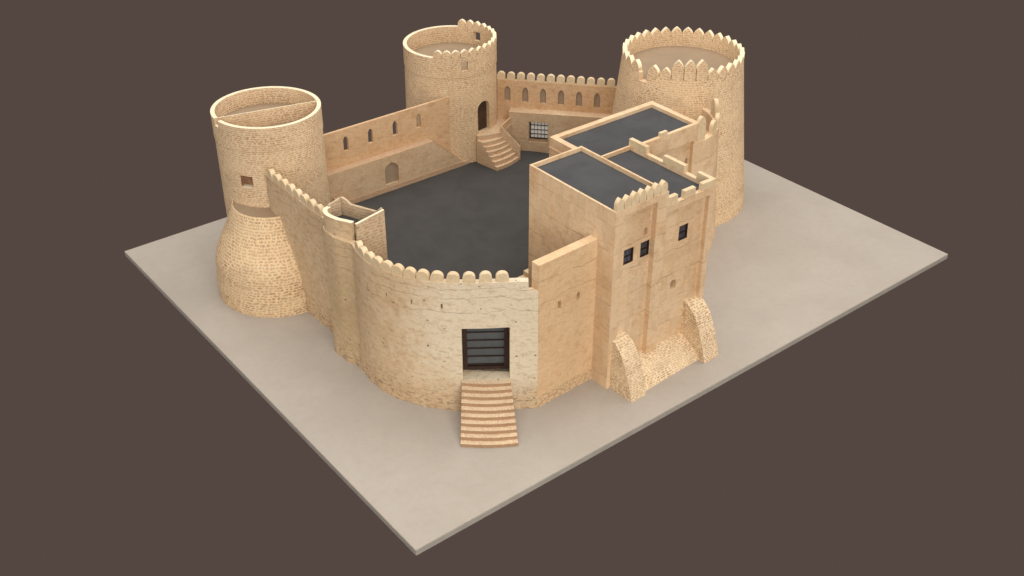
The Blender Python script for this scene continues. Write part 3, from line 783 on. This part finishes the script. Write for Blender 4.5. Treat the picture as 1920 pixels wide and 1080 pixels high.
# ------------------------------------------------------------------ inner staircase to the middle tower
T = thing('courtyard_staircase', 'fan of rubble steps with a side parapet leading up to the middle tower door', 'staircase', (32.4, 33.8, CT))
Lp = [(31.27, 32.30), (31.24, 32.66), (31.18, 33.04), (31.11, 33.38), (31.05, 33.72), (30.98, 34.10), (30.89, 34.72)]
Rp = [(34.28, 32.80), (34.05, 32.98), (33.88, 33.24), (33.72, 33.48), (33.52, 33.66), (33.24, 33.88), (32.95, 34.10)]
Zs = [3.0, 3.40, 3.78, 4.16, 4.54, 4.92]
for k in range(6):
    l0, r0, l1, r1 = Vector(Lp[k]), Vector(Rp[k]), Vector((30.9, 34.9)), Vector((33.1, 34.6))
    out = Vector((.25, -.97))
    arc = [l0.lerp(r0, i/8)+out*(.20*math.sin(PI*i/8)) for i in range(9)]
    pts = [(p.x, p.y) for p in arc]+[(r1.x, r1.y), (l1.x, l1.y)]
    part('step', prism(pts, CT-.02, Zs[k]), 'rub_step', T, smooth=30)
part('landing', prism([(30.93, 34.76), (31.6, 34.42), (32.4, 34.22), (33.0, 34.05), (33.9, 34.35), (35.0, 34.85), (36.0, 35.6), (34.6, 37.4), (31.4, 36.2)], CT-.02, 5.36), 'rub_step', T, smooth=30)
# parapet: from the back wall, down beside the steps
part('side_parapet', wall_strip([(34.40, 32.78), (33.12, 34.0), (34.9, 34.83)][:2], [CT]*2, [3.98, 5.98], -.16), 'rub_step', T)
part('landing_parapet', wall_strip([(33.14, 34.02), (35.0, 34.95)], [CT]*2, [5.98, 6.02], .13), 'pl_court', T)

# ------------------------------------------------------------------ small steps behind the keep
T = thing('short_steps', 'two plaster steps against the far side of the tall building', 'steps', (22.3, 15.3, CT))
part('step', prism([(20.7, 16.25), (23.5, 16.25), (23.5, 13.4), (21.3, 13.4), (20.7, 15.6)], CT, 3.15), 'pl_trim', T)
part('step', prism([(21.35, 16.15), (24.2, 16.15), (24.2, 13.4), (21.9, 13.4), (21.35, 15.6)], 3.152, 3.62), 'pl_trim', T)

# ------------------------------------------------------------------ camera
cam = bpy.data.cameras.new('Camera'); co = bpy.data.objects.new('Camera', cam); COL.objects.link(co)
pitch, yaw = 0.576302125, 0.899803875
F = Vector((math.cos(yaw)*math.cos(pitch), math.sin(yaw)*math.cos(pitch), -math.sin(pitch)))
Rt = Vector((math.sin(yaw), -math.cos(yaw), 0)); Up = Rt.cross(F)
m = Matrix((Rt, Up, -F)).transposed().to_4x4(); m.translation = Vector((-25.2752879, -41.1504746, 50))
co.matrix_world = m
cam.sensor_width = 36; cam.lens = 36*2102.03894/1920; cam.clip_end = 1000; cam.clip_start = 1
SC.camera = co

# ------------------------------------------------------------------ studio backdrop and lamps
w = bpy.data.worlds.new('World'); SC.world = w; w.use_nodes = True
bg = w.node_tree.nodes['Background']; bg.inputs[0].default_value = (.0887, .0630, .0529, 1); bg.inputs[1].default_value = 1.0
def softbox(name, loc, target, size, radiance, col):
    l = bpy.data.lights.new(name, 'AREA'); l.shape = 'SQUARE'; l.size = size
    l.energy = radiance*PI*size*size; l.color = col
    o = bpy.data.objects.new(name, l); COL.objects.link(o); o.location = loc
    o.rotation_euler = (Vector(target)-Vector(loc)).to_track_quat('-Z', 'Y').to_euler()
    return o
CTR = (26, 20, 5)
softbox('softbox_overhead', (30, 25, 120), CTR, 150, 3.0, (1, .975, .94))
softbox('softbox_front', (-35, -100, 60), CTR, 95, 5.2, (1, .95, .87))
softbox('softbox_right', (140, -40, 60), CTR, 80, 2.5, (1, .94, .86))
softbox('softbox_left', (-110, 60, 60), CTR, 80, 2.3, (1, .96, .90))

SC.view_settings.view_transform = 'Standard'; SC.view_settings.look = 'None'
SC.view_settings.exposure = 0; SC.view_settings.gamma = 1; SC.view_settings.use_curve_mapping = False
SC.render.engine = 'CYCLES'
SC.cycles.max_bounces = 6; SC.cycles.diffuse_bounces = 4
